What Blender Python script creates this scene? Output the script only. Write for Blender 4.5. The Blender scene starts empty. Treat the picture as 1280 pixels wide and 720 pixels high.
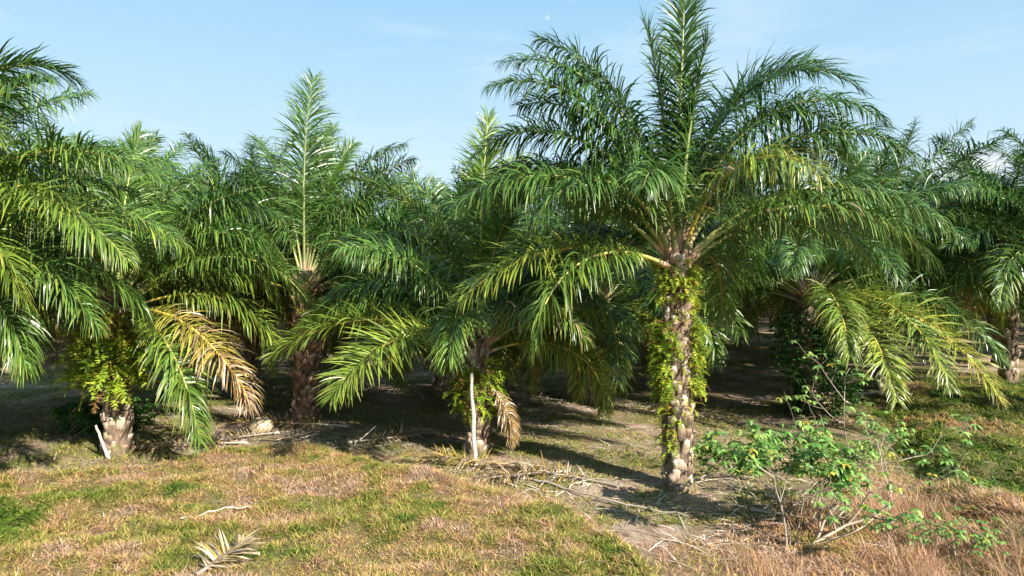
import bpy, math, random
import numpy as np
from mathutils import Vector
R = math.radians
scene = bpy.context.scene
col = scene.collection

# ---------------------------------------------------------------- camera, sky, sun, exposure
cam_d = bpy.data.cameras.new('camera'); cam = bpy.data.objects.new('camera', cam_d); col.objects.link(cam)
cam.location = (0, 0, 4.5); cam.rotation_euler = (R(90 - 1.35), 0, 0)
cam_d.sensor_width = 36; cam_d.lens = 23.9; cam_d.clip_end = 3000; cam_d.clip_start = 0.05
scene.camera = cam
SUN_AZ, SUN_EL = 138.0, 33.0           # azimuth clockwise from +Y
world = bpy.data.worlds.new('World'); scene.world = world; world.use_nodes = True
SUN_STRENGTH = 5.0; SKY_STRENGTH = 0.055; EXPOSURE = 1.26
def build_world():
    nt = world.node_tree; nt.nodes.clear(); N = nt.nodes.new; Lk = nt.links.new
    out = N('ShaderNodeOutputWorld'); bg = N('ShaderNodeBackground'); bg.inputs[1].default_value = SKY_STRENGTH
    sky = N('ShaderNodeTexSky'); sky.sky_type = 'NISHITA'; sky.sun_disc = False
    sky.sun_elevation = R(SUN_EL); sky.sun_rotation = R(SUN_AZ)
    sky.altitude = 0; sky.air_density = 1.0; sky.dust_density = 0.8; sky.ozone_density = 1.0
    # thin cirrus, laid out by sky direction
    tc = N('ShaderNodeTexCoord'); mp = N('ShaderNodeMapping'); mp.inputs['Scale'].default_value = (1.6, 1.6, 7.0)
    mp.inputs['Rotation'].default_value = (0.0, R(14), 0)
    nz = N('ShaderNodeTexNoise'); nz.inputs['Scale'].default_value = 1.6; nz.inputs['Detail'].default_value = 7; nz.inputs['Roughness'].default_value = 0.6
    nz.inputs['Distortion'].default_value = 0.4
    Lk(tc.outputs['Generated'], mp.inputs[0]); Lk(mp.outputs[0], nz.inputs['Vector'])
    rp = N('ShaderNodeMapRange'); rp.inputs[1].default_value = 0.45; rp.inputs[2].default_value = 0.8; rp.inputs[3].default_value = 0.0; rp.inputs[4].default_value = 0.0
    Lk(nz.outputs[0], rp.inputs[0])
    # pale veil of thin high cloud, thicker near the horizon
    sp = N('ShaderNodeSeparateXYZ'); Lk(tc.outputs['Generated'], sp.inputs[0])
    vr = N('ShaderNodeMapRange'); vr.inputs[1].default_value = 0.0; vr.inputs[2].default_value = 0.5; vr.inputs[3].default_value = 0.92; vr.inputs[4].default_value = 0.75
    Lk(sp.outputs[2], vr.inputs[0])
    ad = N('ShaderNodeMath'); ad.operation = 'ADD'; ad.use_clamp = True; Lk(rp.outputs[0], ad.inputs[0]); Lk(vr.outputs[0], ad.inputs[1])
    # cumulus low at the right
    pos = Vector(((1225-640)/850, 1, (342-212)/850)).normalized()
    vs = N('ShaderNodeVectorMath'); vs.operation = 'SUBTRACT'; vs.inputs[1].default_value = pos; Lk(tc.outputs['Generated'], vs.inputs[0])
    vm = N('ShaderNodeVectorMath'); vm.operation = 'MULTIPLY'; vm.inputs[1].default_value = (15, 15, 40); Lk(vs.outputs[0], vm.inputs[0])
    vl = N('ShaderNodeVectorMath'); vl.operation = 'LENGTH'; Lk(vm.outputs[0], vl.inputs[0])
    n2 = N('ShaderNodeTexNoise'); n2.inputs['Scale'].default_value = 14; n2.inputs['Detail'].default_value = 6; Lk(tc.outputs['Generated'], n2.inputs['Vector'])
    rc = N('ShaderNodeMapRange'); rc.inputs[1].default_value = 0.5; rc.inputs[2].default_value = 0.8; rc.inputs[3].default_value = 0.0; rc.inputs[4].default_value = 0.55
    Lk(nz.outputs[0], rc.inputs[0])
    sb = N('ShaderNodeMath'); sb.operation = 'MULTIPLY_ADD'; sb.inputs[1].default_value = 1.6; Lk(n2.outputs[0], sb.inputs[0]); Lk(vl.outputs['Value'], sb.inputs[2])
    r2 = N('ShaderNodeMapRange'); r2.inputs[1].default_value = 1.1; r2.inputs[2].default_value = 1.9; r2.inputs[3].default_value = 0.75; r2.inputs[4].default_value = 0.0
    Lk(sb.outputs[0], r2.inputs[0])
    vc = N('ShaderNodeMixRGB'); vc.inputs[1].default_value = (5.5, 7.2, 8.5, 1); vc.inputs[2].default_value = (2.9, 5.7, 8.0, 1)
    vg = N('ShaderNodeMapRange'); vg.inputs[1].default_value = 0.1; vg.inputs[2].default_value = 0.42; Lk(sp.outputs[2], vg.inputs[0]); Lk(vg.outputs[0], vc.inputs[0])
    mx = N('ShaderNodeMixRGB'); Lk(vc.outputs[0], mx.inputs[2]); Lk(ad.outputs[0], mx.inputs[0]); Lk(sky.outputs[0], mx.inputs[1])
    mc = N('ShaderNodeMixRGB'); mc.inputs[2].default_value = (6.6, 7.6, 8.3, 1); Lk(rc.outputs[0], mc.inputs[0]); Lk(mx.outputs[0], mc.inputs[1])
    m2 = N('ShaderNodeMixRGB'); m2.inputs[2].default_value = (7.6, 7.8, 8.0, 1); Lk(r2.outputs[0], m2.inputs[0]); Lk(mc.outputs[0], m2.inputs[1])
    # day moon
    mo = Vector(((684-640)/850, 1, (342-27)/850)).normalized()
    md = N('ShaderNodeVectorMath'); md.operation = 'DISTANCE'; md.inputs[1].default_value = mo; Lk(tc.outputs['Generated'], md.inputs[0])
    r3 = N('ShaderNodeMapRange'); r3.inputs[1].default_value = 0.002; r3.inputs[2].default_value = 0.0045; r3.inputs[3].default_value = 0.35; r3.inputs[4].default_value = 0.0
    Lk(md.outputs['Value'], r3.inputs[0])
    m3 = N('ShaderNodeMixRGB'); m3.inputs[2].default_value = (7.6, 8, 8.2, 1); Lk(r3.outputs[0], m3.inputs[0]); Lk(m2.outputs[0], m3.inputs[1])
    Lk(m3.outputs[0], bg.inputs[0]); Lk(bg.outputs[0], out.inputs[0])
build_world()
sd = bpy.data.lights.new('sun', 'SUN'); sd.energy = SUN_STRENGTH; sd.angle = R(0.5); sd.color = (1, 0.94, 0.84)
sun = bpy.data.objects.new('sun', sd); col.objects.link(sun)
sv = Vector((math.sin(R(SUN_AZ))*math.cos(R(SUN_EL)), math.cos(R(SUN_AZ))*math.cos(R(SUN_EL)), math.sin(R(SUN_EL))))
sun.rotation_euler = sv.to_track_quat('Z', 'Y').to_euler(); sun.location = (0, 0, 30)
vs_ = scene.view_settings
vs_.view_transform = 'Standard'; vs_.look = 'None'; vs_.exposure = EXPOSURE; vs_.gamma = 1; vs_.use_curve_mapping = False
scene.cycles.max_bounces = 6; scene.cycles.transparent_max_bounces = 4
scene.cycles.diffuse_bounces = 3; scene.cycles.glossy_bounces = 2; scene.cycles.transmission_bounces = 3

# ---------------------------------------------------------------- helpers
def tag(o, label=None, cat=None, group=None, kind=None):
    if label: o['label'] = label
    if cat: o['category'] = cat
    if group: o['group'] = group
    if kind: o['kind'] = kind
    return o
def empty(name, loc, label, cat, group=None, rz=0):
    o = bpy.data.objects.new(name, None); col.objects.link(o); o.location = loc; o.rotation_euler = (0, 0, rz)
    o.empty_display_size = 0.3
    return tag(o, label, cat, group)
class Geo:
    """collects vertices, quads and per-vertex attributes"""
    def __init__(s): s.v = []; s.f = []; s.age = []; s.tint = []; s.n = 0
    def add(s, v, f, age, tint):
        v = np.asarray(v, float).reshape(-1, 3); f = np.asarray(f, int).reshape(-1, 4)
        s.v.append(v); s.f.append(f + s.n); s.n += len(v)
        s.age.append(np.broadcast_to(np.asarray(age, float).reshape(-1), (len(v),)).copy() if np.size(age) in (1, len(v)) else None)
        s.tint.append(np.broadcast_to(np.asarray(tint, float).reshape(-1), (len(v),)).copy())
        return s
    def merge(s, g):
        for v, f, a, t in zip(g.v, g.f, g.age, g.tint): pass
        if g.n:
            v = np.concatenate(g.v); f = np.concatenate(g.f); a = np.concatenate(g.age); t = np.concatenate(g.tint)
            s.add(v, f, a, t)
        return s
    def mesh(s, name, mat, smooth=True):
        me = bpy.data.meshes.new(name)
        if s.n:
            v = np.concatenate(s.v).astype(np.float32); f = np.concatenate(s.f).astype(np.int32)
            me.vertices.add(len(v)); me.vertices.foreach_set('co', v.ravel())
            me.loops.add(f.size); me.loops.foreach_set('vertex_index', f.ravel())
            me.polygons.add(len(f)); me.polygons.foreach_set('loop_start', np.arange(0, f.size, 4, dtype=np.int32))
            if smooth: me.polygons.foreach_set('use_smooth', np.ones(len(f), bool))
            for k, d in (('age', s.age), ('tint', s.tint)):
                at = me.attributes.new(k, 'FLOAT', 'POINT'); at.data.foreach_set('value', np.concatenate(d).astype(np.float32))
            me.update(calc_edges=True)
        me.materials.append(mat)
        return me
    def obj(s, name, mat, parent=None, smooth=True, loc=(0, 0, 0)):
        o = bpy.data.objects.new(name, s.mesh(name, mat, smooth)); col.objects.link(o); o.location = loc
        if parent: o.parent = parent
        return o
def nrm(a): return a / np.maximum(np.linalg.norm(a, axis=-1, keepdims=True), 1e-9)

def strips(P, D, W, length, width, K, g, prof):
    """n ribbons: start P, direction D, width axis W; they bend down by g per step"""
    n = len(P); V = np.zeros((n, K+1, 2, 3)); p = P.copy(); d = nrm(D.copy()); L = np.asarray(length).reshape(-1, 1)
    wd = np.asarray(width).reshape(-1, 1); g = np.broadcast_to(np.asarray(g, float).reshape(-1, 1), (n, 1))
    W = nrm(W - d*(W*d).sum(1, keepdims=True))
    down = np.array([0, 0, -1.0])
    for k in range(K+1):
        h = wd*prof[k]*0.5
        V[:, k, 0] = p - W*h; V[:, k, 1] = p + W*h
        p = p + d*L/K; d = nrm(d + down*g)
    i = np.arange(n)[:, None]*(K+1)*2; k = np.arange(K)[None, :]*2
    b = (i + k); F = np.stack([b, b+1, b+3, b+2], -1).reshape(-1, 4)
    return V.reshape(-1, 3), F
def tube(P, rad, sides=6, flat=1.0):
    """tube along points P with radii rad"""
    P = np.asarray(P, float); m = len(P); rad = np.broadcast_to(np.asarray(rad, float), (m,))
    T = nrm(np.gradient(P, axis=0)); up = np.array([0, 0, 1.0]); S = np.cross(T, up)
    bad = np.linalg.norm(S, axis=1) < 0.15
    S[bad] = np.cross(T[bad], np.array([0.0, 1.0, 0.0])); S = nrm(S); Nn = np.cross(S, T)
    a = np.arange(sides)*2*math.pi/sides
    V = P[:, None] + rad[:, None, None]*(np.cos(a)[None, :, None]*S[:, None] + flat*np.sin(a)[None, :, None]*Nn[:, None])
    F = []
    for k in range(m-1):
        for j in range(sides):
            F.append((k*sides+j, k*sides+(j+1) % sides, (k+1)*sides+(j+1) % sides, (k+1)*sides+j))
    return V.reshape(-1, 3), F
# value noise
_rs = np.random.RandomState(5); _lat = _rs.rand(64, 64)
def vnoise(x, y):
    x = np.asarray(x, float); y = np.asarray(y, float); xi = np.floor(x).astype(int); yi = np.floor(y).astype(int)
    fx = x-xi; fy = y-yi; fx = fx*fx*(3-2*fx); fy = fy*fy*(3-2*fy)
    g = lambda a, b: _lat[a % 64, b % 64]
    return (g(xi, yi)*(1-fx)+g(xi+1, yi)*fx)*(1-fy)+(g(xi, yi+1)*(1-fx)+g(xi+1, yi+1)*fx)*fy
def fbm(x, y, s=1.0, o=4):
    r = 0; a = 0.5; t = 0
    for k in range(o): r = r + a*vnoise(x*s+k*17.3, y*s+k*9.1); t += a; s *= 2.03; a *= 0.5
    return r/t
def sst(a, b, x): t = np.clip((x-a)/(b-a), 0, 1); return t*t*(3-2*t)

# ---------------------------------------------------------------- materials
def newmat(name):
    m = bpy.data.materials.new(name); m.use_nodes = True; nt = m.node_tree; nt.nodes.clear()
    return m, nt, nt.nodes.new, nt.links.new
def ramp(N, stops):
    r = N('ShaderNodeValToRGB'); e = r.color_ramp.elements
    while len(e) < len(stops): e.new(0.5)
    for k, (p, c) in enumerate(stops): e[k].position = p; e[k].color = (*c, 1)
    return r
def leaf_material(name, stops, rough=0.4, transl=0.28, spec=0.5, scale=9.0, var=0.5):
    m, nt, N, Lk = newmat(name)
    out = N('ShaderNodeOutputMaterial'); bs = N('ShaderNodeBsdfPrincipled'); tr = N('ShaderNodeBsdfTranslucent'); mx = N('ShaderNodeMixShader')
    mx.inputs[0].default_value = transl
    at = N('ShaderNodeAttribute'); at.attribute_name = 'age'; ti = N('ShaderNodeAttribute'); ti.attribute_name = 'tint'
    nz = N('ShaderNodeTexNoise'); nz.inputs['Scale'].default_value = scale; nz.inputs['Detail'].default_value = 3
    tc = N('ShaderNodeTexCoord'); Lk(tc.outputs['Object'], nz.inputs['Vector'])
    ma = N('ShaderNodeMath'); ma.operation = 'MULTIPLY_ADD'; ma.inputs[1].default_value = 0.22; Lk(nz.outputs[0], ma.inputs[0])
    sb = N('ShaderNodeMath'); sb.operation = 'ADD'; sb.inputs[1].default_value = -0.11; Lk(at.outputs['Fac'], sb.inputs[0]); Lk(sb.outputs[0], ma.inputs[2])
    rp = ramp(N, stops); Lk(ma.outputs[0], rp.inputs[0])
    mr = N('ShaderNodeMapRange'); mr.inputs[3].default_value = 1-var; mr.inputs[4].default_value = 1+var; Lk(ti.outputs['Fac'], mr.inputs[0])
    vm = N('ShaderNodeVectorMath'); vm.operation = 'SCALE'; Lk(rp.outputs[0], vm.inputs[0]); Lk(mr.outputs[0], vm.inputs['Scale'])
    Lk(vm.outputs[0], bs.inputs['Base Color']); Lk(vm.outputs[0], tr.inputs[0])
    rr = N('ShaderNodeMapRange'); rr.inputs[3].default_value = rough-0.08; rr.inputs[4].default_value = rough+0.18; Lk(nz.outputs[0], rr.inputs[0]); Lk(rr.outputs[0], bs.inputs['Roughness'])
    bs.inputs['Specular IOR Level'].default_value = spec
    Lk(bs.outputs[0], mx.inputs[1]); Lk(tr.outputs[0], mx.inputs[2]); Lk(mx.outputs[0], out.inputs[0])
    return m
LEAFLET = leaf_material('palm_leaflet', [(0, (0.036, 0.092, 0.018)), (0.22, (0.088, 0.168, 0.024)), (0.45, (0.225, 0.270, 0.030)), (0.62, (0.36, 0.29, 0.055)), (0.8, (0.33, 0.19, 0.075)), (1, (0.42, 0.35, 0.27))], 0.32, 0.22, 0.6)
MIDRIB = leaf_material('palm_midrib', [(0, (0.34, 0.20, 0.14)), (0.12, (0.43, 0.31, 0.17)), (0.25, (0.21, 0.24, 0.08)), (0.45, (0.30, 0.29, 0.08)), (0.62, (0.56, 0.38, 0.05)), (0.8, (0.46, 0.27, 0.10)), (1, (0.42, 0.36, 0.29))], 0.42, 0.0, 0.4, 3.0, 0.35)
FERN = leaf_material('fern_leaf', [(0, (0.10, 0.20, 0.02)), (0.35, (0.25, 0.37, 0.03)), (0.6, (0.42, 0.46, 0.04)), (0.8, (0.42, 0.30, 0.05)), (1, (0.30, 0.15, 0.06))], 0.5, 0.35, 0.3)
GRASS = leaf_material('grass_blade', [(0, (0.06, 0.13, 0.012)), (0.25, (0.13, 0.19, 0.024)), (0.5, (0.37, 0.33, 0.075)), (0.7, (0.51, 0.32, 0.13)), (0.85, (0.45, 0.22, 0.125)), (1, (0.50, 0.37, 0.27))], 0.6, 0.3, 0.25)
BROAD = leaf_material('broad_leaf', [(0, (0.035, 0.10, 0.02)), (0.3, (0.10, 0.24, 0.04)), (0.55, (0.22, 0.36, 0.09)), (0.8, (0.50, 0.42, 0.07)), (1, (0.35, 0.22, 0.08))], 0.42, 0.3, 0.5)
LITTER = leaf_material('dead_leaf', [(0, (0.20, 0.115, 0.065)), (0.5, (0.42, 0.30, 0.205)), (1, (0.60, 0.52, 0.44))], 0.7, 0.1, 0.2)
BARK = leaf_material('branch_bark', [(0, (0.13, 0.09, 0.06)), (0.5, (0.26, 0.19, 0.13)), (1, (0.38, 0.32, 0.26))], 0.75, 0.0, 0.2, 12)
def trunk_material():
    m, nt, N, Lk = newmat('palm_trunk_bark')
    out = N('ShaderNodeOutputMaterial'); bs = N('ShaderNodeBsdfPrincipled')
    at = N('ShaderNodeAttribute'); at.attribute_name = 'age'
    tc = N('ShaderNodeTexCoord'); n1 = N('ShaderNodeTexNoise'); n1.inputs['Scale'].default_value = 5; n1.inputs['Detail'].default_value = 8; n1.inputs['Roughness'].default_value = 0.7
    mp = N('ShaderNodeMapping'); mp.inputs['Scale'].default_value = (4, 4, 1.2); Lk(tc.outputs['Object'], mp.inputs[0]); Lk(mp.outputs[0], n1.inputs['Vector'])
    ad = N('ShaderNodeMath'); ad.operation = 'MULTIPLY_ADD'; ad.inputs[1].default_value = 0.9; Lk(n1.outputs[0], ad.inputs[0])
    s2 = N('ShaderNodeMath'); s2.operation = 'ADD'; s2.inputs[1].default_value = -0.45; Lk(at.outputs['Fac'], s2.inputs[0]); Lk(s2.outputs[0], ad.inputs[2])
    rp = ramp(N, [(0, (0.05, 0.035, 0.025)), (0.3, (0.19, 0.13, 0.09)), (0.5, (0.38, 0.27, 0.19)), (0.75, (0.55, 0.44, 0.34)), (1, (0.62, 0.54, 0.46))]); Lk(ad.outputs[0], rp.inputs[0])
    ti = N('ShaderNodeAttribute'); ti.attribute_name = 'tint'
    mg = N('ShaderNodeMixRGB'); mg.inputs[2].default_value = (0.19, 0.22, 0.04, 1)
    n3 = N('ShaderNodeTexNoise'); n3.inputs['Scale'].default_value = 3.5; n3.inputs['Detail'].default_value = 5; Lk(tc.outputs['Object'], n3.inputs['Vector'])
    r3 = N('ShaderNodeMapRange'); r3.inputs[1].default_value = 0.55; r3.inputs[2].default_value = 0.68; r3.inputs[4].default_value = 0.6; Lk(n3.outputs[0], r3.inputs[0])
    rt = N('ShaderNodeMapRange'); rt.inputs[1].default_value = 0.5; rt.inputs[4].default_value = 1; Lk(ti.outputs['Fac'], rt.inputs[0])
    rm = N('ShaderNodeMixRGB'); rm.blend_type = 'MULTIPLY'; rm.inputs[2].default_value = (1.1, .85, .70, 1); Lk(rt.outputs[0], rm.inputs[0]); Lk(rp.outputs[0], rm.inputs[1])
    Lk(r3.outputs[0], mg.inputs[0]); Lk(rm.outputs[0], mg.inputs[1]); Lk(mg.outputs[0], bs.inputs['Base Color'])
    bs.inputs['Roughness'].default_value = 0.85; bs.inputs['Specular IOR Level'].default_value = 0.2
    n2 = N('ShaderNodeTexNoise'); n2.inputs['Scale'].default_value = 28; n2.inputs['Detail'].default_value = 6; Lk(mp.outputs[0], n2.inputs['Vector'])
    bp = N('ShaderNodeBump'); bp.inputs['Strength'].default_value = 0.8; bp.inputs['Distance'].default_value = 0.04; Lk(n2.outputs[0], bp.inputs['Height']); Lk(bp.outputs[0], bs.inputs['Normal'])
    Lk(bs.outputs[0], out.inputs[0]); return m
TRUNK = trunk_material()
def plain(name, colr, rough=0.7, bump=0.3, c2=None, scale=8):
    m, nt, N, Lk = newmat(name)
    out = N('ShaderNodeOutputMaterial'); bs = N('ShaderNodeBsdfPrincipled'); tc = N('ShaderNodeTexCoord')
    nz = N('ShaderNodeTexNoise'); nz.inputs['Scale'].default_value = scale; nz.inputs['Detail'].default_value = 7; Lk(tc.outputs['Object'], nz.inputs['Vector'])
    rp = ramp(N, [(0.3, c2 or tuple(c*0.5 for c in colr)), (0.65, colr)]); Lk(nz.outputs[0], rp.inputs[0]); Lk(rp.outputs[0], bs.inputs['Base Color'])
    bs.inputs['Roughness'].default_value = rough
    bp = N('ShaderNodeBump'); bp.inputs['Strength'].default_value = bump; bp.inputs['Distance'].default_value = 0.03; Lk(nz.outputs[0], bp.inputs['Height']); Lk(bp.outputs[0], bs.inputs['Normal'])
    Lk(bs.outputs[0], out.inputs[0]); return m

# ---------------------------------------------------------------- ground
CX = [-40, -20, -12, -7.8, -6.4, -5.0, -3.7, -1.3, 0.9, 1.7, 2.1, 2.6, 60]
CY = [12.5, 13.0, 13.7, 14.9, 16.6, 16.8, 16.0, 14.1, 12.5, 11.0, 9.0, 4.0, 0]
def crest(x): return np.interp(x, CX, CY)
def bank(x, y):
    w = 0.5*(fbm(x, y, 0.9, 3)-0.5)
    return sst(0.35, -0.9, y-crest(x)+w)
def scrub(x, y):      # the overgrown strip on the right
    e = 6.6+(y-10)*0.42+1.8*(fbm(x+40, y, 0.35, 3)-0.5)
    return sst(-0.4, 0.6, x-e)*sst(31, 26, y)
def redzone(x, y):    # russet dead grass along the foot of the bank and around the shrubs
    a = sst(1.1, 0.2, np.abs(y-crest(x)-0.1))*sst(-2.5, 0.5, x)
    b = sst(3.0, 4.4, x)*sst(12.9, 11.9, y+0.5*(fbm(x, y, 1.1, 2)-0.5))
    c = sst(6.0, 7.4, x)*sst(16.5, 14.5, y)
    d = sst(1.6, 3.2, x)*sst(11.8, 10.6, y)*0.75
    return np.clip(np.maximum.reduce([a*0.8, b, c, d]), 0, 1)
def height(x, y):
    x = np.asarray(x, float); y = np.asarray(y, float)
    h = bank(x, y)*(0.36+.30*(fbm(x+3, y+1, 1.0, 3)-.5)+.12*(fbm(x, y, 3.3, 2)-.5)) + 0.10*(fbm(x, y, 0.7, 3)-0.5) + 0.22*(fbm(x+11, y+7, 0.17, 2)-0.5)
    s = scrub(x, y); h = h + s*(0.85*(fbm(x, y+30, 0.75, 4)-0.42)) - 0.25*np.exp(-((x-(8.6+(y-14)*0.45))/0.7)**2)*sst(30, 20, y)
    h = h + 0.16*np.exp(-((x-5.2)**2/1.6+(y-12.9)**2/0.5))
    return h*sst(260, 120, np.hypot(x, y))
def gz(x, y): return float(height(np.array([x]), np.array([y]))[0])

def ground_material():
    m, nt, N, Lk = newmat('plantation_soil')
    out = N('ShaderNodeOutputMaterial'); bs = N('ShaderNodeBsdfPrincipled'); tc = N('ShaderNodeTexCoord')
    def noise(s, d=6, r=0.6, sc=None):
        n = N('ShaderNodeTexNoise'); n.inputs['Scale'].default_value = s; n.inputs['Detail'].default_value = d; n.inputs['Roughness'].default_value = r
        if sc:
            mp = N('ShaderNodeMapping'); mp.inputs['Scale'].default_value = sc; mp.inputs['Rotation'].default_value = (0, 0, R(-25)); Lk(tc.outputs['Object'], mp.inputs[0]); Lk(mp.outputs[0], n.inputs['Vector'])
        else: Lk(tc.outputs['Object'], n.inputs['Vector'])
        return n
    def att(k): a = N('ShaderNodeAttribute'); a.attribute_name = k; return a
    def mix(f, a, b):
        x = N('ShaderNodeMixRGB'); Lk(f, x.inputs[0]); Lk(a, x.inputs[1])
        if isinstance(b, tuple): x.inputs[2].default_value = (*b, 1)
        else: Lk(b, x.inputs[2])
        return x.outputs[0]
    n1 = noise(2.2, 8, 0.7); soil = ramp(N, [(0.3, (0.13, 0.08, 0.055)), (0.42, (0.30, 0.205, 0.145)), (0.52, (0.44, 0.33, 0.25)), (0.66, (0.55, 0.46, 0.39))]); Lk(n1.outputs[0], soil.inputs[0])
    n2 = noise(14, 7, 0.75, (1, 3.5, 1)); spk = ramp(N, [(0.36, (0.5, 0.48, 0.47)), (0.55, (1.15, 1.12, 1.1))]); Lk(n2.outputs[0], spk.inputs[0])
    ml = N('ShaderNodeMixRGB'); ml.blend_type = 'MULTIPLY'; ml.inputs[0].default_value = 1; Lk(soil.outputs[0], ml.inputs[1]); Lk(spk.outputs[0], ml.inputs[2])
    # moss and short green weed in patches
    n3 = noise(0.55, 7, 0.65); r3 = N('ShaderNodeMapRange'); r3.inputs[1].default_value = 0.45; r3.inputs[2].default_value = 0.58; r3.inputs[4].default_value = 0.85; Lk(n3.outputs[0], r3.inputs[0])
    n4 = noise(9, 5, 0.7); gr = ramp(N, [(0.3, (0.07, 0.085, 0.02)), (0.6, (0.19, 0.18, 0.045)), (0.8, (0.14, 0.20, 0.035))]); Lk(n4.outputs[0], gr.inputs[0])
    c = mix(r3.outputs[0], ml.outputs[0], gr.outputs[0])
    bk = ramp(N, [(0.3, (0.10, 0.075, 0.035)), (0.6, (0.25, 0.19, 0.09)), (0.8, (0.16, 0.19, 0.04))]); Lk(n4.outputs[0], bk.inputs[0])
    c = mix(att('bank').outputs['Fac'], c, bk.outputs[0])
    rd = ramp(N, [(0.3, (0.16, 0.08, 0.05)), (0.55, (0.36, 0.22, 0.15)), (0.8, (0.50, 0.36, 0.27))]); Lk(n4.outputs[0], rd.inputs[0])
    mm = N('ShaderNodeMath'); mm.operation = 'MULTIPLY'; mm.inputs[1].default_value = 0.75; Lk(att('red').outputs['Fac'], mm.inputs[0])
    c = mix(mm.outputs[0], c, rd.outputs[0])
    sc = ramp(N, [(0.3, (0.05, 0.06, 0.02)), (0.6, (0.15, 0.13, 0.05)), (0.8, (0.12, 0.16, 0.03))]); Lk(n4.outputs[0], sc.inputs[0])
    c = mix(att('scrub').outputs['Fac'], c, sc.outputs[0])
    Lk(c, bs.inputs['Base Color']); bs.inputs['Roughness'].default_value = 0.95; bs.inputs['Specular IOR Level'].default_value = 0.15
    bp = N('ShaderNodeBump'); bp.inputs['Strength'].default_value = 0.9; bp.inputs['Distance'].default_value = 0.06; Lk(n2.outputs[0], bp.inputs['Height']); Lk(bp.outputs[0], bs.inputs['Normal'])
    Lk(bs.outputs[0], out.inputs[0]); return m
def grid_axis(lo, hi, step, far):
    a = list(np.arange(lo, hi+1e-6, step)); s = step; x = hi
    while x < far: s *= 1.35; x += s; a.append(x)
    s = step; x = lo
    while x > -far: s *= 1.35; x -= s; a.insert(0, x)
    return np.array(a)
def build_ground():
    xs = grid_axis(-20, 22, 0.13, 1500); ys = grid_axis(5, 34, 0.13, 1500)
    X, Y = np.meshgrid(xs, ys); Z = height(X, Y)
    ny, nx = X.shape; idx = np.arange(ny*nx).reshape(ny, nx)
    F = np.stack([idx[:-1, :-1], idx[:-1, 1:], idx[1:, 1:], idx[1:, :-1]], -1).reshape(-1, 4)
    g = Geo(); g.add(np.stack([X, Y, Z], -1).reshape(-1, 3), F, 0.0, 0.5)
    me = g.mesh('ground', ground_material())
    for k, fn in (('bank', bank), ('red', redzone), ('scrub', scrub)):
        a = me.attributes.new(k, 'FLOAT', 'POINT'); a.data.foreach_set('value', fn(X, Y).astype(np.float32).ravel())
    o = bpy.data.objects.new('ground', me); col.objects.link(o); tag(o, kind='structure')
build_ground()

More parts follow.
